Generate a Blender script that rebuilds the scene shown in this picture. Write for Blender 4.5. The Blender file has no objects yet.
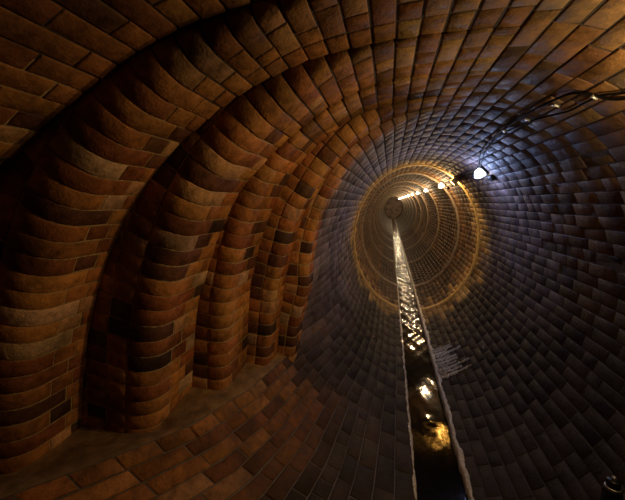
import bpy, math, random
import numpy as np
from mathutils import Vector, Matrix
R = random.Random(7)
C = bpy.context.scene.collection
S = 1.15                                   # everything is laid out in eye-height units, then scaled to metres

# ------------------------------------------------------------------ helpers
def link_mesh(name, verts, faces, mats, fmat=None, cols=None, parent=None, smooth=True):
    me = bpy.data.meshes.new(name)
    me.from_pydata([tuple(v) for v in (np.asarray(verts, float) * S)], [], faces)
    for m in mats: me.materials.append(m)
    if fmat is not None: me.polygons.foreach_set('material_index', np.asarray(fmat, 'i'))
    if smooth: me.polygons.foreach_set('use_smooth', [True] * len(me.polygons))
    if cols is not None:
        a = me.attributes.new('tint', 'FLOAT_COLOR', 'POINT')
        a.data.foreach_set('color', np.asarray(cols, 'f').ravel())
    me.update()
    o = bpy.data.objects.new(name, me); C.objects.link(o)
    if parent: o.parent = parent
    return o

def thing(name, label, cat, loc=(0, 0, 0), group=None):
    o = bpy.data.objects.new(name, None); C.objects.link(o)
    o.empty_display_size = .05
    o.location = Vector(loc) * S
    o['label'] = label; o['category'] = cat
    if group: o['group'] = group
    return o

def tag(o, label, cat, group=None, kind=None):
    o['label'] = label; o['category'] = cat
    if group: o['group'] = group
    if kind: o['kind'] = kind
    return o

class MB:
    """collects vertices and faces of one mesh"""
    def __init__(s): s.v = []; s.f = []; s.m = []; s.c = []; s.n = 0
    def add(s, verts, faces, mat=0, col=(1, 1, 1, 1)):
        s.v.append(np.asarray(verts, float)); s.f += [tuple(i + s.n for i in q) for q in faces]
        s.m += [mat] * len(faces)
        s.c.append(np.tile(np.asarray(col, float), (len(verts), 1))); s.n += len(verts)
    def grid(s, P, mat=0, col=(1, 1, 1, 1), flip=False, closed=False):
        nu, nv = P.shape[:2]; f = []
        for i in range(nu - 1 + (1 if closed else 0)):
            a = i * nv; b = ((i + 1) % nu) * nv
            for j in range(nv - 1):
                q = (a + j, b + j, b + j + 1, a + j + 1)
                f.append(q[::-1] if flip else q)
        s.add(P.reshape(-1, 3), f, mat, col)
    def box(s, c, d, rot=None, mat=0, bev=.12):
        # box with chamfered edges
        x, y, z = [k / 2 for k in d]; e = min(d) * bev
        pts = []; 
        for sx in (-1, 1):
            for sy in (-1, 1):
                for sz in (-1, 1):
                    pts += [(sx*(x-e), sy*(y-e), sz*z), (sx*(x-e), sy*y, sz*(z-e)), (sx*x, sy*(y-e), sz*(z-e))]
        V = [Vector(p) for p in pts]
        import bmesh
        bm = bmesh.new(); [bm.verts.new(p) for p in V]
        bmesh.ops.convex_hull(bm, input=bm.verts); bm.verts.index_update()
        M = rot if rot else Matrix.Identity(3)
        s.add([tuple(M @ v.co + Vector(c)) for v in bm.verts], [tuple(v.index for v in f.verts) for f in bm.faces], mat)
        bm.free()
    def lathe(s, prof, M, n=20, mat=0):
        # prof: (radius, height) ; M: 4x4
        P = np.array([[tuple(M @ Vector((r*math.cos(2*math.pi*i/n), r*math.sin(2*math.pi*i/n), h))) for r, h in prof] for i in range(n)])
        s.grid(P, mat, closed=True)
    def tube(s, pts, r, n=8, mat=0):
        pts = [Vector(p) for p in pts]; P = []
        up = Vector((0.3, 0.2, 1)).normalized()
        for i, p in enumerate(pts):
            t = (pts[min(i+1, len(pts)-1)] - pts[max(i-1, 0)]).normalized()
            a = t.cross(up).normalized(); b = a.cross(t)
            rr = r[i] if hasattr(r, '__len__') else r
            P.append([tuple(p + (a*math.cos(q) + b*math.sin(q))*rr) for q in [2*math.pi*k/n for k in range(n)]])
        P = np.array(P)
        m = len(pts); f = []
        for i in range(m-1):
            for k in range(n):
                f.append((i*n+k, i*n+(k+1) % n, (i+1)*n+(k+1) % n, (i+1)*n+k))
        f.append(tuple(range(n))[::-1]); f.append(tuple((m-1)*n+k for k in range(n)))
        s.add(P.reshape(-1, 3), f, mat)
    def build(s, name, mats, parent=None, cols=False, smooth=True):
        return link_mesh(name, np.vstack(s.v), s.f, mats, s.m, np.vstack(s.c) if cols else None, parent, smooth)

def catmull(pts, n=220):
    p = np.array([2*np.array(pts[0])-np.array(pts[1])] + list(pts) + [2*np.array(pts[-1])-np.array(pts[-2])], float)
    out = []
    for i in range(1, len(p)-2):
        for t in np.linspace(0, 1, 24, endpoint=False):
            out.append(.5*((2*p[i]) + (-p[i-1]+p[i+1])*t + (2*p[i-1]-5*p[i]+4*p[i+1]-p[i+2])*t*t + (-p[i-1]+3*p[i]-3*p[i+1]+p[i+2])*t**3))
    out.append(p[-2]); out = np.array(out)
    for _ in range(10): out[1:-1] = .25*out[:-2] + .5*out[1:-1] + .25*out[2:]
    d = np.r_[0, np.cumsum(np.hypot(*np.diff(out, axis=0).T))]
    L = np.linspace(0, d[-1], n)
    return np.c_[np.interp(L, d, out[:, 0]), np.interp(L, d, out[:, 1])], L

def noise1(x, seed=0):
    return (np.sin(x*1.7+seed)+np.sin(x*3.9+seed*2.3)*.6+np.sin(x*9.1+seed*1.1)*.35+np.sin(x*21.3+seed*.7)*.2)/2.15

# ------------------------------------------------------------------ materials
def nodes(name):
    m = bpy.data.materials.new(name); m.use_nodes = True
    nt = m.node_tree; b = nt.nodes['Principled BSDF']
    return m, nt, b
def N(nt, t, **kw):
    n = nt.nodes.new(t)
    for k, v in kw.items():
        if k in n.inputs: n.inputs[k].default_value = v
        else: setattr(n, k, v)
    return n
def ramp(nt, stops):
    r = nt.nodes.new('ShaderNodeValToRGB'); e = r.color_ramp.elements
    e[0].position, e[0].color = stops[0]; e[1].position, e[1].color = stops[-1]
    for p, c in stops[1:-1]:
        q = e.new(p); q.color = c
    return r
def g(v): return (v, v, v, 1)

def brick_mat(name, rough=(.45, .85), bump=.5, stain=.55, spec=.4):
    m, nt, b = nodes(name); L = nt.links.new
    tc = N(nt, 'ShaderNodeTexCoord')
    at = N(nt, 'ShaderNodeAttribute', attribute_name='tint')
    n1 = N(nt, 'ShaderNodeTexNoise', Scale=28.0, Detail=8.0, Roughness=.65); L(tc.outputs['Object'], n1.inputs['Vector'])
    n2 = N(nt, 'ShaderNodeTexNoise', Scale=3.2, Detail=5.0, Roughness=.6); L(tc.outputs['Object'], n2.inputs['Vector'])
    n3 = N(nt, 'ShaderNodeTexNoise', Scale=110.0, Detail=4.0); L(tc.outputs['Object'], n3.inputs['Vector'])
    r1 = ramp(nt, [(.3, g(.55)), (.5, g(1.0)), (.72, g(1.45))]); L(n1.outputs['Fac'], r1.inputs['Fac'])
    r2 = ramp(nt, [(.35, g(1-stain)), (.55, g(1.0)), (.75, (1.25, 1.15, 1.05, 1))]); L(n2.outputs['Fac'], r2.inputs['Fac'])
    m1 = N(nt, 'ShaderNodeMix', data_type='RGBA', blend_type='MULTIPLY'); m1.inputs[0].default_value = 1
    L(at.outputs['Color'], m1.inputs[6]); L(r1.outputs['Color'], m1.inputs[7])
    m2 = N(nt, 'ShaderNodeMix', data_type='RGBA', blend_type='MULTIPLY'); m2.inputs[0].default_value = 1
    L(m1.outputs[2], m2.inputs[6]); L(r2.outputs['Color'], m2.inputs[7])
    L(m2.outputs[2], b.inputs['Base Color'])
    rr = N(nt, 'ShaderNodeMapRange'); rr.inputs['From Min'].default_value = .3; rr.inputs['From Max'].default_value = .7
    rr.inputs['To Min'].default_value = rough[0]; rr.inputs['To Max'].default_value = rough[1]
    L(n1.outputs['Fac'], rr.inputs['Value']); L(rr.outputs['Result'], b.inputs['Roughness'])
    ad = N(nt, 'ShaderNodeMath', operation='MULTIPLY_ADD'); ad.inputs[1].default_value = .45
    L(n3.outputs['Fac'], ad.inputs[0]); L(n1.outputs['Fac'], ad.inputs[2])
    bp = N(nt, 'ShaderNodeBump', Strength=bump, Distance=.012); L(ad.outputs[0], bp.inputs['Height']); L(bp.outputs['Normal'], b.inputs['Normal'])
    b.inputs['Specular IOR Level'].default_value = spec
    return m

def plain(name, col, rough=.6, metal=0, nscale=30, bump=.3, var=.4, spec=.5):
    m, nt, b = nodes(name); L = nt.links.new
    tc = N(nt, 'ShaderNodeTexCoord')
    n1 = N(nt, 'ShaderNodeTexNoise', Scale=float(nscale), Detail=7.0, Roughness=.62); L(tc.outputs['Object'], n1.inputs['Vector'])
    r = ramp(nt, [(.28, tuple(c*(1-var) for c in col)+(1,)), (.7, tuple(min(1, c*(1+var)) for c in col)+(1,))]); L(n1.outputs['Fac'], r.inputs['Fac'])
    L(r.outputs['Color'], b.inputs['Base Color'])
    b.inputs['Roughness'].default_value = rough; b.inputs['Metallic'].default_value = metal
    b.inputs['Specular IOR Level'].default_value = spec
    bp = N(nt, 'ShaderNodeBump', Strength=bump, Distance=.01); L(n1.outputs['Fac'], bp.inputs['Height']); L(bp.outputs['Normal'], b.inputs['Normal'])
    return m

def glow(name, col, strength):
    m, nt, b = nodes(name)
    b.inputs['Base Color'].default_value = (*col, 1); b.inputs['Emission Color'].default_value = (*col, 1)
    b.inputs['Emission Strength'].default_value = strength; b.inputs['Roughness'].default_value = .2
    return m

M_BRICK = brick_mat('fired_brick', spec=.2)
M_DAMP = brick_mat('damp_brick', rough=(.45, .8), bump=.55, stain=.6, spec=.22)
M_MORT = plain('lime_mortar', (.36, .25, .12), .9, nscale=60, var=.45)
M_DARK_MORT = plain('dark_mortar', (.045, .03, .02), .95, nscale=50)  # darker joint tone for the deeply raked crown joints
M_DMORT = plain('damp_mortar', (.085, .066, .055), .6, nscale=50)
M_LEDGE = plain('ledge_render', (.22, .13, .058), .8, nscale=14, bump=.7, var=.5)
M_LIME_GLINT = plain('lime_crust_glint', (.72, .62, .54), .22, nscale=70, bump=.9, var=.45, spec=.9)  # lime crust tone, also used for the trickle's painted glints
M_RIB = plain('pale_rib_stone', (.30, .23, .15), .4, nscale=14, bump=.6, var=.45)
M_GOLD_LIT = plain('gold_lit_ochre', (.46, .29, .09), .5, nscale=26, bump=.6, var=.4)  # golden ring light put into the rib colour
M_CABLE = plain('black_rubber', (.006, .0055, .005), .7, nscale=40, spec=.15)
M_STEEL = plain('galvanised_steel', (.55, .52, .48), .3, metal=.9, nscale=90)
M_IRON = plain('dark_iron', (.03, .03, .033), .45, metal=.5, nscale=60)
M_PLAST = plain('black_plastic', (.008, .008, .009), .38, nscale=60, bump=.1)

# water: murky, glossy and rippled
m, nt, b = nodes('murky_water'); M_WATER = m; L = nt.links.new
b.inputs['Base Color'].default_value = (.006, .004, .002, 1); b.inputs['Roughness'].default_value = .06
b.inputs['IOR'].default_value = 1.33; b.inputs['Specular IOR Level'].default_value = .6
tc = N(nt, 'ShaderNodeTexCoord'); mp = N(nt, 'ShaderNodeMapping'); mp.inputs['Scale'].default_value = (1, .6, 1)
L(tc.outputs['Object'], mp.inputs['Vector'])
n1 = N(nt, 'ShaderNodeTexNoise', Scale=16.0, Detail=3.0); L(mp.outputs['Vector'], n1.inputs['Vector'])
bp = N(nt, 'ShaderNodeBump', Strength=.6, Distance=.02); L(n1.outputs['Fac'], bp.inputs['Height']); L(bp.outputs['Normal'], b.inputs['Normal'])
sp = N(nt, 'ShaderNodeSeparateXYZ'); L(tc.outputs['Object'], sp.inputs[0])
mr = N(nt, 'ShaderNodeMapRange'); mr.inputs['From Min'].default_value = 3.2*S; mr.inputs['From Max'].default_value = 9*S; mr.inputs['To Min'].default_value = .05; mr.inputs['To Max'].default_value = .8
L(sp.outputs['Y'], mr.inputs['Value']); L(mr.outputs['Result'], bp.inputs['Strength'])     # still pool near, riffles further up

# ------------------------------------------------------------------ brick colours
PAL = {
 'ring': [((.36, .135, .04), 6), ((.42, .18, .05), 5), ((.26, .085, .03), 4), ((.13, .05, .025), 3), ((.07, .033, .02), 1.6), ((.50, .26, .12), 1.6), ((.48, .29, .17), .6)],
 'vault': [((.25, .12, .042), 6), ((.28, .15, .052), 5), ((.19, .085, .033), 4), ((.10, .055, .028), 3), ((.33, .20, .08), 1.5)],
 'bore': [((.22, .155, .145), 6), ((.26, .185, .175), 4), ((.17, .115, .11), 4), ((.12, .08, .075), 2), ((.30, .18, .14), 1.2)],
 'gold_light': [((.40, .25, .09), 6), ((.46, .31, .13), 4), ((.32, .18, .06), 3), ((.20, .11, .05), 1.5)],  # warm ring of light put into the brick colour
 'warm': [((.18, .098, .042), 6), ((.21, .118, .05), 4), ((.15, .08, .036), 4), ((.12, .062, .03), 2)],
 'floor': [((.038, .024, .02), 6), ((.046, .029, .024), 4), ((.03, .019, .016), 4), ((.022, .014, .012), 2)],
 'lowl': [((.30, .115, .035), 6), ((.34, .14, .045), 4), ((.20, .075, .03), 4), ((.12, .05, .026), 2), ((.40, .2, .09), 1.2)],
}
def pick(z):
    P = PAL[z]; t = R.random()*sum(w for _, w in P)
    for c, w in P:
        t -= w
        if t <= 0: break
    k = R.uniform(.85, 1.15)
    return np.array([c[0]*k, c[1]*k*R.uniform(.94, 1.06), c[2]*k])
def mixc(z0, z1, t):
    return np.r_[pick(z0)*(1-t)+pick(z1)*t, 1]

def lst(a, b, e, n):
    return [a, a, a+e] + [a+e+(b-a-2*e)*k/(n+1) for k in range(1, n+1)] + [b-e, b, b]
def brick(mb, f, u0, u1, v0, v1, col, nu=0, nv=0, gap=.0022, e=.0035, proud=.0012, low=False, mat=0, skirt=.02, sag=.0):
    """one brick on the surface f(u, v, h): rounded arrises, worn face, sides going down into the joint"""
    gu0, gu1, gv0, gv1 = [gap*R.uniform(.6, 1.6) for _ in range(4)]
    a, b_, c, d = u0+gu0, u1-gu1, v0+gv0, v1-gv1
    if b_-a < .006 or d-c < .006: return
    e = min(e, (b_-a)/4, (d-c)/4)
    if low: a, b_, c, d = u0+.001, u1-.001, v0+.001, v1-.001
    if low: ul = [a, a, b_, b_]; vl = [c, c, d, d]; Lu = Lv = [0, 2, 2, 0]
    else:
        ul = lst(a, b_, e, nu); vl = lst(c, d, e, nv)
        Lu = [0, 1]+[2]*(len(ul)-4)+[1, 0]; Lv = [0, 1]+[2]*(len(vl)-4)+[1, 0]
    U, V = np.meshgrid(ul, vl, indexing='ij'); LL = np.minimum.outer(Lu, Lv)
    pr = R.uniform(-proud, proud)
    tu, tv = R.uniform(-proud, proud), R.uniform(-proud, proud)
    rel = (U-(a+b_)/2)/(b_-a)*tu + (V-(c+d)/2)/(d-c)*tv
    H = np.where(LL == 0, -skirt, np.where(LL == 1, pr-e*.5, pr)+rel)
    if not low:
        H = H + np.where(LL == 2, np.array([R.uniform(-.0009, .0009) for _ in range(H.size)]).reshape(H.shape), 0)
        H = H - np.where(LL == 1, np.array([R.uniform(0, .0016) for _ in range(H.size)]).reshape(H.shape), 0)
    mb.grid(f(U, V, H), mat, col)

# ------------------------------------------------------------------ the bore section (an ellipse, its lower left flared near the bell mouth)
EX, EZ, EA, EB = .31, -.47, .76, .93
YM = 1.95                                   # where the plain bore takes over from the stepped rings
YEND = 31.0
XC0, XC1 = .165, .425                       # channel
TH = np.radians(np.linspace(-81.3, 259.0, 1600))
ex, ez = EX+EA*np.cos(TH), EZ+EB*np.sin(TH)
ES = np.r_[0, np.cumsum(np.hypot(np.diff(ex), np.diff(ez)))]
nx_, nz_ = np.cos(TH)/EA, np.sin(TH)/EB; k_ = np.hypot(nx_, nz_); nx_, nz_ = nx_/k_, nz_/k_
FY = [-1.5, .2, .45, .68, .88, 1.12, 1.43, 1.93, 2.4, 3.0, 60]
FX = [-1.62, -1.52, -1.38, -1.19, -1.0, -.80, -.67, -.565, -.44, -.364, -.364]
def bore(s, y, h):
    s, y, h = np.broadcast_arrays(s, y, h)
    x, z = np.interp(s, ES, ex), np.interp(s, ES, ez)
    nx, nz = np.interp(s, ES, nx_), np.interp(s, ES, nz_)
    M = (XC0-np.interp(y, FY, FX))/(XC0+.364)
    w = np.clip((-.45-z)/.42, 0, 1); w = w*w*(3-2*w)
    x2 = np.where(x < XC0, XC0-(XC0-x)*(1+(M-1)*w), x)
    return np.stack([x2-nx*h, y, z-nz*h], -1)
CH = .0652
NC = int(round(ES[-1]/CH)); CH = ES[-1]/NC
def s_at(deg): return np.interp(math.radians(deg), TH, ES)
ISEAM = int(round(s_at(88.0)/CH))            # crown seam: rings to the left, plain vault to the right
ILEDGE = int(round(s_at(207.0)/CH))+1          # top course under the ledge
XS, ZS = bore(ISEAM*CH, 1.0, 0)[[0, 2]]
I_FR, I_WR = int(round(s_at(-40)/CH)), int(round(s_at(48)/CH))
I_CL, I_WL = int(round(s_at(135)/CH)), int(round(s_at(222)/CH))
def piece(i):
    if i < I_FR: return 'floor'
    if i < I_WR: return 'wall_right'
    if i < I_CL: return 'ceiling'
    if i < I_WL: return 'wall_left'
    return 'floor'
parts = {k: MB() for k in ('floor', 'wall_right', 'ceiling', 'wall_left')}
BL = .2
COURSES = []
for i in range(NC):
    if ILEDGE <= i < NC-3:
        COURSES += [(i, i*CH, (i+1)*CH, 2)]
    else: COURSES.append((i, i*CH, (i+1)*CH, 0))
nl = int(round((NC-3-ILEDGE)*1.3)); hl = (NC-3-ILEDGE)*CH/nl
COURSES += [(ILEDGE+int(k*hl/CH), ILEDGE*CH+k*hl, ILEDGE*CH+(k+1)*hl, 1) for k in range(nl)]
for ci, (i, s0, s1, flag) in enumerate(COURSES):
    pc = piece(i); mb = parts[pc]
    near = i < ISEAM or i >= ILEDGE
    if i >= ILEDGE: mb = parts['wall_left'] if i < I_WL+3 else mb
    if flag == 2: near = False
    y = (-1.2 if near else YM) - (.1 if ci % 2 else 0)*(1 if near else 0)
    first = True
    while y < (YM if flag == 1 else 15):
        ln = BL*R.uniform(.93, 1.07)*(1 if R.random() > .12 else .55)
        if not near and first and i % 2: ln *= .5
        y0, y1 = max(y, -1.2 if near else YM), y+ln; first = False
        if flag == 1:
            ln *= .8; y1 = min(YM, y+ln)
            if s1 > (NC-.1-i)*0 and i == ILEDGE and s0 == i*CH: y1 = min(YM, y+.105)
        y = y1
        if y1 < -.6: continue
        ym = (y0+y1)/2
        th = math.degrees(np.interp((s0+s1)/2, ES, TH))
        # brick tones by zone; golden light and right wall shade are painted in
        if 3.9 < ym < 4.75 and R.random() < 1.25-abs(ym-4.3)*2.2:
            base, base2, t = 'gold_light', 'warm', (.5 if (th < -50 or th > 230) else .15)
        elif ym < 4.3:
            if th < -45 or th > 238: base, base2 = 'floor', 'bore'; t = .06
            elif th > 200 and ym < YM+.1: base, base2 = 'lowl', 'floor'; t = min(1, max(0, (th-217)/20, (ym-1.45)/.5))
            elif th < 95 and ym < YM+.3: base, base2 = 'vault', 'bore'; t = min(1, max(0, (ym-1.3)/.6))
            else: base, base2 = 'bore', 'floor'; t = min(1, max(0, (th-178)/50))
            if -45 <= th < 35: base, base2, t = 'floor', base, min(1, max(0, ((th+20)/62 if ym < 2.3 else (th+32)/45)))  # lower right wall darkened as painted shade, more so near the viewer
        else:
            base, base2, t = 'warm', 'floor', (.55 if (th < -40 or th > 235) else 0)
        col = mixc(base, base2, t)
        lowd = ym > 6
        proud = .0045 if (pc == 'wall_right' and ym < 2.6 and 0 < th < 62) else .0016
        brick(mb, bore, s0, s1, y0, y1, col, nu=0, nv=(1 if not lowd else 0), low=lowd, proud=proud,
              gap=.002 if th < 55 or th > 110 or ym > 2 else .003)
# mortar backing with real thickness, cut into the same four pieces
def backing(mb, i0, i1, ya, yb, mat):
    ss = np.linspace(i0*CH, i1*CH, max(3, (i1-i0)*2+1))
    ys = np.r_[np.arange(ya, min(yb, 4), .12), np.arange(max(4, ya), yb, .8), yb]
    A = bore(*np.meshgrid(ss, ys, indexing='ij'), -.0045); B = bore(*np.meshgrid(ss, ys, indexing='ij'), -.12)
    mb.grid(A, mat, (.2, .14, .09, 1)); mb.grid(B, mat, (.2, .14, .09, 1), flip=True)
    for X in ((0, slice(None)), (-1, slice(None)), (slice(None), 0), (slice(None), -1)):
        mb.grid(np.stack([A[X], B[X]], 1), mat, (.2, .14, .09, 1))
backing(parts['floor'], 0, I_FR, -1.2, YEND, 1); backing(parts['wall_right'], I_FR, I_WR, -1.2, YEND, 1)
backing(parts['ceiling'], I_WR, ISEAM, -1.2, YEND, 2); backing(parts['ceiling'], ISEAM, I_CL, YM, YEND, 2)
backing(parts['wall_left'], I_CL, ILEDGE, YM, YEND, 1); backing(parts['wall_left'], ILEDGE, I_WL+3, -1.2, YEND, 1)
backing(parts['floor'], I_WL+3, NC, -1.2, YEND, 1)
for k, mb in parts.items():
    o = mb.build(k, [M_DAMP if k in ('floor', 'wall_right') else M_BRICK, M_DMORT, M_DARK_MORT], cols=True); o['kind'] = 'structure'
    o['label'] = {'floor': 'dark damp brick invert either side of the channel', 'wall_right': 'curved right brick wall of the drain',
                  'ceiling': 'brick crown of the tunnel vault', 'wall_left': 'left brick wall under the ledge and along the bore'}[k]

# ------------------------------------------------------------------ stepped arch rings of the bell mouth
YA_, YB_, YC_, YD_, YE_, YF_ = .78, 1.06, 1.36, 1.63, 1.80, YM+.004
def ell_left(z0=-.3):
    out = []
    for d in range(182, 94, -9):
        out.append((EX+EA*math.cos(math.radians(d)), EZ+EB*math.sin(math.radians(d))))
    return out
crv = {
 'A': [(-1.72, -1.15), (-1.68, -.8), (-1.58, -.42), (-1.39, -.13), (-1.153, .075), (-1.039, .156), (-.92, .228), (-.789, .300), (-.669, .36), (-.546, .405), (-.406, .437), (-.259, .457), (0, .470), (.18, .470), (XS, ZS)],
 'B': [(-1.30, -1.06), (-1.244, -.72), (-1.173, -.466), (-1.06, -.206), (-.923, .0), (-.77, .155), (-.622, .266), (-.487, .345), (-.329, .408), (-.213, .438), (0, .463), (.18, .467), (XS, ZS)],
 'C': [(-.945, -1.02), (-.887, -.548), (-.828, -.352), (-.747, -.144), (-.643, .04), (-.528, .160), (-.412, .262), (-.245, .375), (-.128, .425), (0, .455), (.18, .464), (XS, ZS)],
 'D': [(-.768, -1.0), (-.732, -.533), (-.700, -.36), (-.64, -.156), (-.561, .025), (-.484, .142), (-.331, .293), (-.165, .395), (0, .443), (.18, .461), (XS, ZS)],
 'E': [(-.65, -1.0), (-.598, -.562), (-.552, -.344), (-.48, -.1), (-.416, .015), (-.30, .182), (-.164, .318), (0, .417), (.18, .456), (XS, ZS)],
 'F': [(-.545, -1.0), (-.515, -.75)] + ell_left() + [(XS, ZS)],
}
SM = {k: catmull(v) for k, v in crv.items()}
def ring_fn(key, prev, y0, y1, r, wmax):
    P, Ls = SM[key]
    T = np.gradient(P, axis=0); T /= np.linalg.norm(T, axis=1)[:, None]
    Nn = np.c_[-T[:, 1], T[:, 0]]             # pointing out of the tunnel (curve runs from the left foot to the crown)
    if prev:
        Q = SM[prev][0]; gap = np.array([np.min(np.hypot(*(Q-p).T)) for p in P])
    else: gap = np.zeros(len(P))
    rr = np.minimum(r, np.maximum(gap*.8, .0005)); ww = np.minimum(np.maximum(gap+.035-rr, .01), wmax)
    def f(s, p, h):
        s, p, h = np.broadcast_arrays(s, p, h)
        ix = np.clip(s, 0, Ls[-1])
        cx, cz, nx, nz = [np.interp(ix, Ls, a) for a in (P[:, 0], P[:, 1], Nn[:, 0], Nn[:, 1])]
        rad, w = np.interp(ix, Ls, rr), np.interp(ix, Ls, ww)
        a = rad*math.pi/2
        th = np.clip(-p/np.maximum(a, 1e-6), 0, 1)*math.pi/2
        over = np.clip(-p-a, 0, w)
        soff = np.maximum(p, 0)
        q = rad-rad*np.cos(th)+over; y = y0+rad-rad*np.sin(th)+soff
        y = np.minimum(y, y1) if prev else y0+soff
        q = q-np.cos(th)*h; y = y-np.sin(th)*h*(1 if prev else 0)
        return np.stack([cx+nx*q, y, cz+nz*q], -1)
    f.L = Ls[-1]; f.rr = rr; f.ww = ww; f.Ls = Ls
    return f
def ring(key, prev, y0, y1, r, wmax, label, pal, pal2, zbase):
    f = ring_fn(key, prev, y0, y1, r, wmax); mb = MB()
    P, Ls = SM[key]
    n = int(round(f.L/CH)); ch = f.L/n
    D = y1-y0
    for i in range(n):
        s0, s1 = i*ch, (i+1)*ch; sm = (s0+s1)/2
        zz = np.interp(sm, Ls, P[:, 1])
        if np.interp(s1, Ls, P[:, 1]) < zbase-.03: continue
        rad, w = np.interp(sm, Ls, f.rr), np.interp(sm, Ls, f.ww); a = rad*math.pi/2
        col = lambda: mixc(pal, pal2, min(1, max(0, (i/n-.5)/.4)))
        gp = .0019+.0012*min(1, max(0, (i/n-.5)/.3))
        if not prev:
            y = 0.0 - (.1 if i % 2 else 0)
            while y < D-.02:
                ln = .2*R.uniform(.95, 1.05); a0, a1 = max(0, y), min(D, y+ln)
                if D-a1 < .05: a1 = D
                y = a1 if a1 == D else y+ln
                if y0+a1 > -.7: brick(mb, f, s0, s1, a0, a1, col(), nv=2, gap=gp)
            continue
        fl = w+a
        js = [-(a+w)]
        x = -(a+.03)-.1*math.floor(max(0, w-.03)/.1)
        while x < -(a+.03)+.001:
            if x > -(a+w)+.02: js.append(x)
            x += .1
        alt = (.035 if i % 2 else .10)*min(1, D/.28)
        js.append(alt)
        sd = D-rad
        rest = sd-alt
        if rest > .14: js += [alt+rest*.5+(.02 if i % 2 else -.01)]
        js.append(sd)
        for q0, q1 in zip(js[:-1], js[1:]):
            wrap = q0 < 0 < q1 or (q0 < -.01 and q0 > -a-.12)
            brick(mb, f, s0, s1, q0, q1, col(), nv=11 if q0 < 0 and q1 > -a else 1, gap=gp)
    # mortar core: solid behind the bricks
    ss = np.linspace(0, f.L, 160); zz = np.interp(ss, Ls, P[:, 1]); ss = ss[zz > zbase-.04]
    rows = []
    for s in ss:
        rad, w = np.interp(s, Ls, f.rr), np.interp(s, Ls, f.ww)
        a = rad*math.pi/2
        ps = ([-(a+w), -(a+w*.5), -a, -a*.75, -a*.5, -a*.25, 0] if prev else [0, .3, .6]) + [D-rad if prev else D]
        if not prev: ps = list(np.linspace(0, D, 8))
        A = f(np.full(len(ps), s), np.array(ps), np.full(len(ps), -.0042 if s > f.L*.55 else -.003))
        A[:, 1] = np.minimum(A[:, 1], y1)
        nx, nz = [np.interp(s, Ls, q) for q in (-np.gradient(P[:, 1]), np.gradient(P[:, 0]))]; k = math.hypot(nx, nz)
        out = w+rad+.03 if prev else .12
        p0 = np.array([np.interp(s, Ls, P[:, 0]), 0, np.interp(s, Ls, P[:, 1])])+np.array([nx/k, 0, nz/k])*out
        back = np.array([[p0[0], y1, p0[2]], [p0[0], y0+.01, p0[2]]])
        rows.append(np.vstack([A, back, A[:1]]))
    Pg = np.array(rows); 
    nlow = int(len(ss)*.62)
    mb.grid(Pg[:nlow+1], 1); mb.grid(Pg[nlow:], 2)
    for e in (0, -1): mb.add(Pg[e][:-1], [tuple(range(len(Pg[e])-1))], 1)
    o = mb.build('brick_arch_ring', [M_BRICK, M_MORT, M_DARK_MORT], cols=True)
    tag(o, label, 'arch', 'stepped brick arch rings on the left')
    return o
ring('A', None, -1.2, YA_, 0, .12, 'nearest and widest brick arch ring, dim soffit across the upper left corner', 'ring', 'vault', -1.1)
ring('B', 'A', YA_, YB_, .105, .30, 'second brick arch ring, broad bullnosed one behind the black crescent shadow', 'ring', 'vault', -1.0)
ring('C', 'B', YB_, YC_, .09, .30, 'third brick arch ring, bullnosed, standing on the ledge with an upright joint in its face', 'ring', 'vault', -.95)
ring('D', 'C', YC_, YD_, .06, .2, 'fourth brick arch ring, orange, between the bullnosed third ring and the narrow fifth', 'ring', 'vault', -.93)
ring('E', 'D', YD_, YE_, .045, .15, 'fifth brick arch ring, narrow, just before the innermost ring', 'ring', 'vault', -.93)
ring('F', 'E', YE_, YF_, .03, .15, 'innermost and smallest brick arch ring framing the start of the round bore', 'ring', 'bore', -.93)

# ledge at the feet of the rings
def ledge():
    ys = np.linspace(-1.2, YM+.02, 90); ts = np.r_[0, .015, .04, np.linspace(.08, 1, 26)]
    top = []
    for y in ys:
        xf = bore(ILEDGE*CH, y, 0); 
        zr = np.interp(y, [.3, .78, 1.06, 1.36, 1.63, 1.95], [-1.0, -.99, -.978, -.918, -.905, -.905])
        xb = np.interp(y, [-1.2, .78, .79, 1.06, 1.07, 1.36, 1.37, 1.63, 1.64, YM+.02], [-1.8, -1.8, -1.36, -1.36, -1.0, -1.0, -.86, -.86, -.75, -.66])
        row = []
        for t in ts:
            x = xf[0]+.004+(xb-xf[0])*t
            d = min(1, abs(x-xf[0])/.05)
            z = xf[2]+.004+(zr-xf[2])*min(1, t*1.5) - .014*(1-d)**2
            z += .006*noise1(x*9+y*4, 1)*d + .004*noise1(y*17-x*5, 3)*d
            row.append((x, y, z))
        top.append(row)
    A = np.array(top); B = A.copy(); B[..., 2] -= .10
    mb = MB(); mb.grid(A, flip=True); mb.grid(B)
    for X in ((0, slice(None)), (-1, slice(None)), (slice(None), 0), (slice(None), -1)):
        mb.grid(np.stack([A[X], B[X]], 1))
    o = mb.build('ledge', [M_LEDGE])
    tag(o, 'worn mortar topped ledge curving along the feet of the stepped arch rings', 'ledge')
ledge()

# end of the straight run
mb = MB()
mb.box((.31, YEND+.1, -.47), (2.2, .2, 2.4), bev=.05)
o = mb.build('wall_back', [brick_mat('far_brick')], cols=True, smooth=False); o['kind'] = 'structure'
a = o.data.attributes['tint']; a.data.foreach_set('color', [.5, .36, .27, 1]*len(o.data.vertices))

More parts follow.
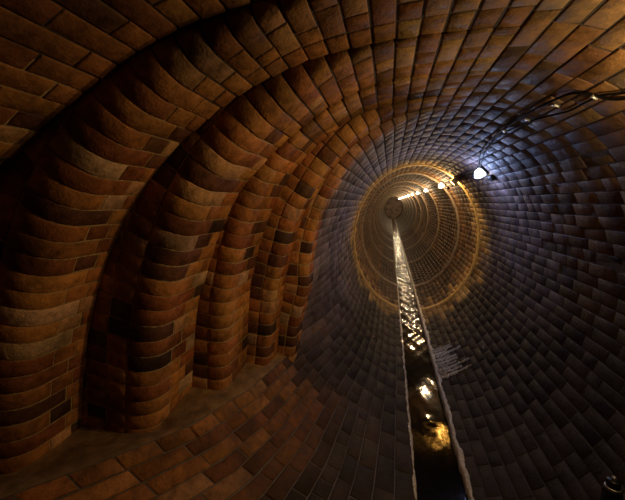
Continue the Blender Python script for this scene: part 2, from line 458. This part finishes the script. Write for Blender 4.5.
# ------------------------------------------------------------------ channel, kerbs, water
ys = np.r_[np.arange(-1.2, 8, .06), np.arange(8, YEND+.01, .25)]
prof = [(XC0-.03, -1.40), (XC0-.012, -1.392), (XC0, -1.40), (XC0+.008, -1.52), (XC1-.008, -1.52), (XC1, -1.40), (XC1+.012, -1.392), (XC1+.03, -1.40), (XC1+.03, -1.62), (XC0-.03, -1.62)]
P = np.array([[(x, y, z) for x, z in prof+prof[:1]] for y in ys])
mb = MB(); mb.grid(P); o = mb.build('trim_1', [M_DMORT]); o['kind'] = 'structure'; o['label'] = 'narrow drain channel cut down the middle of the invert'
def kerb(x, side, seed, nm, wid):
    ys = np.r_[np.arange(-.4, 7, .018), np.arange(7, YEND, .08)]
    P = []
    for y in ys:
        a = x + -.004*side+.004*noise1(y*6, seed) + .004*noise1(y*23, seed+2)
        w = wid*(1+.6*min(1, max(0, (y-2.2)/2)))*(1+.45*noise1(y*8.3, seed+4)); hh = .014+.007*noise1(y*19, seed+1)
        zb = -1.396
        P.append([(a-side*.006, y, zb-.05), (a-side*.004, y, zb+hh*.5), (a+side*w*.25, y, zb+hh), (a+side*w*.7, y, zb+hh*.9+.004*noise1(y*41, seed)), (a+side*w, y, zb+.004), (a+side*w, y, zb-.05), (a-side*.006, y, zb-.05)])
    mb = MB(); P = np.array(P); mb.grid(P, flip=side > 0)
    for e in (0, -1): mb.add(P[e][:-1], [tuple(range(6))])
    o = mb.build(nm, [M_LIME_GLINT]); o['kind'] = 'structure'; o['label'] = 'pale lime crusted edge along the %s of the channel' % ('left' if side < 0 else 'right')
kerb(XC0, -1, 1.3, 'trim_2', .017); kerb(XC1-.004, 1, 4.1, 'trim_3', .024)
xs = np.linspace(XC0+.002, XC1-.002, 13); ys = np.r_[np.arange(-1.2, 8, .025), np.arange(8, YEND, .1)]
X, Y = np.meshgrid(xs, ys, indexing='ij')
amp = np.clip((Y-2.6)/2.5, 0, 1)
cr = np.exp(-((X-.30)/.04)**2)
Z = -1.432 + .005*np.exp(-((Y-2.12)/.045)**2)*cr + .05*(X-.295)*np.clip((2.0-Y)/.3, 0, 1) + amp*.0055*(noise1(Y*11+X*23, 2)+noise1(Y*17-X*31, 5)) + .0012*noise1(Y*6+X*14, 8)
A = np.stack([X, Y, Z], -1); B = A.copy(); B[..., 2] = -1.52
mb = MB(); mb.grid(A); mb.grid(B, flip=True)
for q in ((0, slice(None)), (-1, slice(None)), (slice(None), 0), (slice(None), -1)): mb.grid(np.stack([A[q], B[q]], 1))
o = mb.build('water', [M_WATER]); tag(o, 'dark shallow water running down the narrow floor channel', 'water', kind='stuff')

# trickle joining from the right; lime streaks with wet glints painted in pale
mb = MB()
for k in range(15):
    y = 2.60+.5*k/14+R.uniform(-.012, .012); sa = R.uniform(-.01, .02); sb = R.uniform(.14, .30)*(1 if k % 3 else .7)
    n = 26; w0 = R.uniform(.008, .018)
    rows = []
    for j in range(n):
        t = j/(n-1); s = sa+(sb-sa)*t; yy = y+.05*t+.008*noise1(t*9, k)
        w = w0*(.55+.45*noise1(t*14, k*1.7))*math.sin(math.pi*min(1, .08+t*.92))**.4+.0012
        rows.append([bore(s, yy-w, -.012), bore(s, yy-w*.7, .009), bore(s, yy, .014+.002*noise1(t*30, k)), bore(s, yy+w*.7, .009), bore(s, yy+w, -.012), bore(s, yy-w, -.012)])
    P = np.array(rows); mb.grid(P)
    for e in (0, -1): mb.add(P[e][:-1], [tuple(range(5))])
o = mb.build('water_trickle', [M_LIME_GLINT]); tag(o, 'trickle with pale painted glints running across the bricks into the channel from the right', 'water', kind='stuff')

# ------------------------------------------------------------------ narrow ribs standing out of the bore
def rib(y, w, pr, mat, label, grp=None):
    th = np.radians(np.linspace(-79, 256, 150)); rows = []
    ss = np.linspace(.02, ES[-1]-.02, 170)
    for s in ss:
        k = pr*(1+.25*noise1(s*14, y))
        rows.append([bore(s, y, -.02), bore(s, y, k*.6), bore(s, y+w*.25, k), bore(s, y+w*.8, k), bore(s, y+w, k*.6), bore(s, y+w, -.02), bore(s, y, -.02)])
    P = np.array(rows); mb = MB(); mb.grid(P, flip=True)
    for e in (0, -1): mb.add(P[e][:-1], [tuple(range(6))])
    o = mb.build('tunnel_rib', [mat]); tag(o, label, 'rib', grp)
LY = [3.14+2.16*k for k in range(13)]
ORD = ['first', 'second', 'third', 'fourth', 'fifth', 'sixth', 'seventh', 'eighth', 'ninth', 'tenth', 'eleventh', 'twelfth', 'thirteenth']
rib(4.3, .10, .012, M_GOLD_LIT, 'rib with golden light in its colour, ringing the bore between the blue white lamp and the next', 'ribs around the bore')
for k in range(1, 12):
    rib(LY[k]+.22, .06, .022, M_RIB, 'pale narrow rib ringing the bore just past the %s wall lamp' % ORD[k], 'ribs around the bore')

# ------------------------------------------------------------------ wall lamps
def frame_at(s, y, h=0):
    p = Vector(bore(s, y, h)); q = Vector(bore(s, y, h+.01)); n = (q-p).normalized()
    t = Vector((0, 1, 0)); b = n.cross(t)
    return p, n, t, b
def mat4(p, n, t, b):
    return Matrix(((t.x, b.x, n.x, p.x), (t.y, b.y, n.y, p.y), (t.z, b.z, n.z, p.z), (0, 0, 0, 1)))
G_BLUE = glow('blue_white_glass', (.80, .90, 1), 7)
G_WARM = glow('warm_white_glass', (1, .86, .62), 7)
def lamp(k, y, s, colr, power, gm, label, light_h=.13, parts_=True):
    p, n, t, b = frame_at(s, y, .004); M = mat4(Vector((0, 0, 0)), n, t, b)
    e = thing('bulkhead_lamp', label, 'lamp', p, 'lamps along the right wall')
    m1 = MB(); m1.box((0, 0, 0), (.13, .09, .022)); 
    o = m1.build('base_plate', [M_IRON], e); o.matrix_local = M
    m1 = MB(); m1.lathe([(.0, .075), (.02, .073), (.036, .062), (.042, .045), (.043, .012), (.0, .011)], Matrix.Identity(4))
    o = m1.build('glass_dome', [gm], e); o.matrix_local = M
    if parts_:
        m1 = MB()
        for q in range(3):
            a = q*math.pi/3; pts = [(.05*math.cos(u)*math.cos(a), .05*math.cos(u)*math.sin(a), .012+.074*math.sin(u)) for u in np.linspace(0, math.pi, 13)]
            m1.tube(pts, .0022, 6)
        o = m1.build('wire_guard', [M_IRON], e); o.matrix_local = M
        m1 = MB(); m1.box((-.02, .085, .012), (.17, .045, .03))
        o = m1.build('junction_box', [M_IRON], e); o.matrix_local = M
    ld = bpy.data.lights.new('lamp_light', 'POINT'); ld.energy = power; ld.color = colr; ld.shadow_soft_size = .03
    lo = bpy.data.objects.new('lamp_light', ld); C.objects.link(lo); lo.parent = e; lo.location = n*light_h*S
SL = s_at(math.degrees(math.acos((.768-EX)/EA)))
lamp(0, LY[0], SL, (.40, .54, 1.0), 14.5, G_BLUE, 'blue white caged bulkhead lamp, nearest in the row on the right wall', light_h=.098)
for k in range(1, 13):
    lamp(k, LY[k], SL+.004*min(k, 8), ((1.0, .68, .36) if k < 3 else (1.0, .72, .42)), 19, G_WARM,
         'warm white bulkhead lamp on the right wall, %s in the row from the near end' % ORD[k], parts_=k < 4)

lamp(0, LY[0]-2.16, SL, (1.0, .74, .36), 8.5, G_WARM, 'warm bulkhead lamp beside the viewer, added just out of view to light the right wall')  # added out of view, continuing the row to warm the near right wall
# hooded amber lamp added to cast the golden ring of light
p, n, t, b = frame_at(SL, 4.33, .004); M = mat4(Vector((0, 0, 0)), n, t, b)
e = thing('added_hooded_lamp', 'small hooded amber lamp added on the right wall to cast the golden ring of light', 'lamp', p)
m1 = MB(); m1.box((0, 0, 0), (.07, .07, .01)); o = m1.build('base_plate', [M_GOLD_LIT], e); o.matrix_local = M
m1 = MB()
for q in (-1, 1): m1.box((q*.026, 0, .03), (.005, .075, .06))
o = m1.build('hood', [M_GOLD_LIT], e); o.matrix_local = M
m1 = MB(); m1.lathe([(.0, .02), (.008, .018), (.011, .012), (.011, .003), (0, .002)], Matrix.Identity(4), 14); o = m1.build('bulb', [glow('amber_glass', (1, .6, .2), 5)], e); o.matrix_local = M
ld = bpy.data.lights.new('lamp_light', 'POINT'); ld.energy = 24; ld.color = (1, .70, .33); ld.shadow_soft_size = .006
lo = bpy.data.objects.new('lamp_light', ld); C.objects.link(lo); lo.parent = e; lo.location = n*.034*S
# warm fill spot added out of view at the right wall to light the rings
fp = Vector((.745, 1.2, .08)); aim = (Vector((-1.0, 1.6, -.6))-fp).normalized()
q = aim.to_track_quat('-Z', 'Y'); MQ = q.to_matrix().to_4x4()
e = thing('added_floodlight', 'black warm fill light on a bracket, added out of view at the right wall', 'lamp', fp)
m1 = MB(); m1.box((0, 0, .035), (.12, .09, .05)); o = m1.build('housing', [M_PLAST], e); o.matrix_local = MQ
m1 = MB(); m1.box((0, 0, .009), (.10, .07, .006)); o = m1.build('lens', [glow('amber_lens', (1, .62, .25), 6)], e); o.matrix_local = MQ
m1 = MB(); w = Vector((.925, 1.2, .08)); m1.tube([tuple(MQ @ Vector((0, 0, .05))), tuple((w-fp)*.6+Vector((0, 0, .02))), tuple(w-fp)], .012); m1.build('bracket', [M_IRON], e)
ld = bpy.data.lights.new('fill_light', 'SPOT'); ld.energy = 34; ld.color = (1, .64, .27); ld.spot_size = math.radians(142); ld.spot_blend = 1; ld.shadow_soft_size = .03
lo = bpy.data.objects.new('fill_light', ld); C.objects.link(lo); lo.parent = e; lo.matrix_local = MQ @ Matrix.Translation((0, 0, -.01))

# ------------------------------------------------------------------ cables along the right wall
def along(pts, h, n=10):
    # pts: (x, y) of wall points; the height follows the wall
    out = []
    P = [np.array(p, float) for p in pts]
    c3, _ = catmull(P, len(pts)*n)
    for x, y in c3:
        zz = EZ+EB*math.sqrt(max(0, 1-((x-EX)/EA)**2)); th = math.atan2((zz-EZ)/EB, (x-EX)/EA)
        nx, nz = math.cos(th)/EA, math.sin(th)/EB; k = math.hypot(nx, nz)
        hh = h+.003*noise1(y*9, 2)
        out.append((x-nx/k*hh, y, zz-nz/k*hh))
    return out
ca = [(.80, .9), (.702, 1.27), (.651, 1.33), (.614, 1.371), (.598, 1.46), (.584, 1.642), (.584, 2.104), (.63, 2.6), (.70, 3.0), (.755, LY[0])]
cb = [(.78, .8), (.70, 1.2), (.665, 1.31), (.662, 1.40), (.66, 1.52), (.625, 1.75), (.605, 2.15), (.65, 2.6), (.715, 3.0), (.765, LY[0])]
m1 = MB(); m1.tube(along(ca, .014), .0045); o = m1.build('cable', [M_CABLE]); tag(o, 'upper black cable looping along the right of the vault to the blue lamp', 'cable', 'cables on the right wall')
m1 = MB(); m1.tube(along(cb, .012), .004); o = m1.build('cable', [M_CABLE]); tag(o, 'lower black cable crossing under the looped one on the right of the vault', 'cable', 'cables on the right wall')
m1 = MB(); m1.tube(along([(.765+.0*y, y) for y in np.arange(LY[0], 29.2, 1.08)], .016, 4), .006); o = m1.build('cable', [M_CABLE]); tag(o, 'long black cable linking the wall lamps down the bore', 'cable', 'cables on the right wall')
for k, (x, y, lab) in enumerate([(.655, 1.33, 'bright metal clip where the two cables cross, nearest the right edge'), (.615, 1.50, 'small metal clip holding cable, second from the right edge'),
                   (.605, 1.75, 'small metal clip holding cable, third from the right edge'), (.59, 2.02, 'small metal clip on the cable, closest to the blue lamp')]):
    pts = along([(x-.02, y), (x, y+.002), (x+.02, y+.004)], .018, 4); c = Vector(pts[len(pts)//2]); d = (Vector(pts[-1])-Vector(pts[0])).normalized()
    nn = d.cross(Vector((0, 1, 0))).normalized(); rot = Matrix((d, Vector((0, 1, 0)), nn)).transposed()
    m1 = MB(); m1.box(tuple(c), (.024, .008, .012), rot); o = m1.build('cable_clip', [M_STEEL]); tag(o, lab, 'clip', 'cable clips')

# black canister at the lower right corner
bp_ = Vector((.78, 1.215, -1.195))
e = thing('canister', 'small black capped canister standing on the bricks at the lower right corner', 'canister', bp_)
m1 = MB(); m1.lathe([(0, -.03), (.026, -.03), (.028, -.02), (.028, .205), (.027, .213), (.022, .221), (.0, .222)], Matrix.Identity(4), 28); m1.build('body', [M_PLAST], e)
m1 = MB(); m1.lathe([(.021, .217), (.0235, .219), (.0235, .225), (.021, .227), (.0, .227)], Matrix.Identity(4), 28); m1.build('collar', [M_STEEL], e)
m1 = MB(); m1.lathe([(.0, .225), (.019, .225), (.02, .229), (.02, .247), (.017, .251), (.0, .252)], Matrix.Identity(4), 28); m1.build('cap', [M_PLAST], e)
m1 = MB(); m1.lathe([(.0, .25), (.007, .25), (.008, .255), (.006, .262), (.0, .264)], Matrix.Identity(4), 16); m1.build('knob', [M_STEEL], e)

# ------------------------------------------------------------------ camera and world
f = 330; a, b_ = (390-312.5)/f, (250-202)/f
yaw = math.asin(a/math.sqrt(a*a+b_*b_+1)); pit = math.atan(b_)
F = Vector((-math.sin(yaw)*math.cos(pit), math.cos(yaw)*math.cos(pit), -math.sin(pit)))
cd = bpy.data.cameras.new('camera'); cd.sensor_width = 36; cd.lens = f/625*36; cd.clip_start = .01; cd.clip_end = 200
co = bpy.data.objects.new('camera', cd); C.objects.link(co); co.rotation_euler = F.to_track_quat('-Z', 'Y').to_euler()
sc = bpy.context.scene; sc.camera = co
w = bpy.data.worlds.new('world'); sc.world = w; w.use_nodes = True
w.node_tree.nodes['Background'].inputs['Color'].default_value = (.02, .014, .01, 1); w.node_tree.nodes['Background'].inputs['Strength'].default_value = .1
vs = sc.view_settings; vs.view_transform = 'Standard'; vs.look = 'None'; vs.exposure = -.28; vs.gamma = 1; vs.use_curve_mapping = False
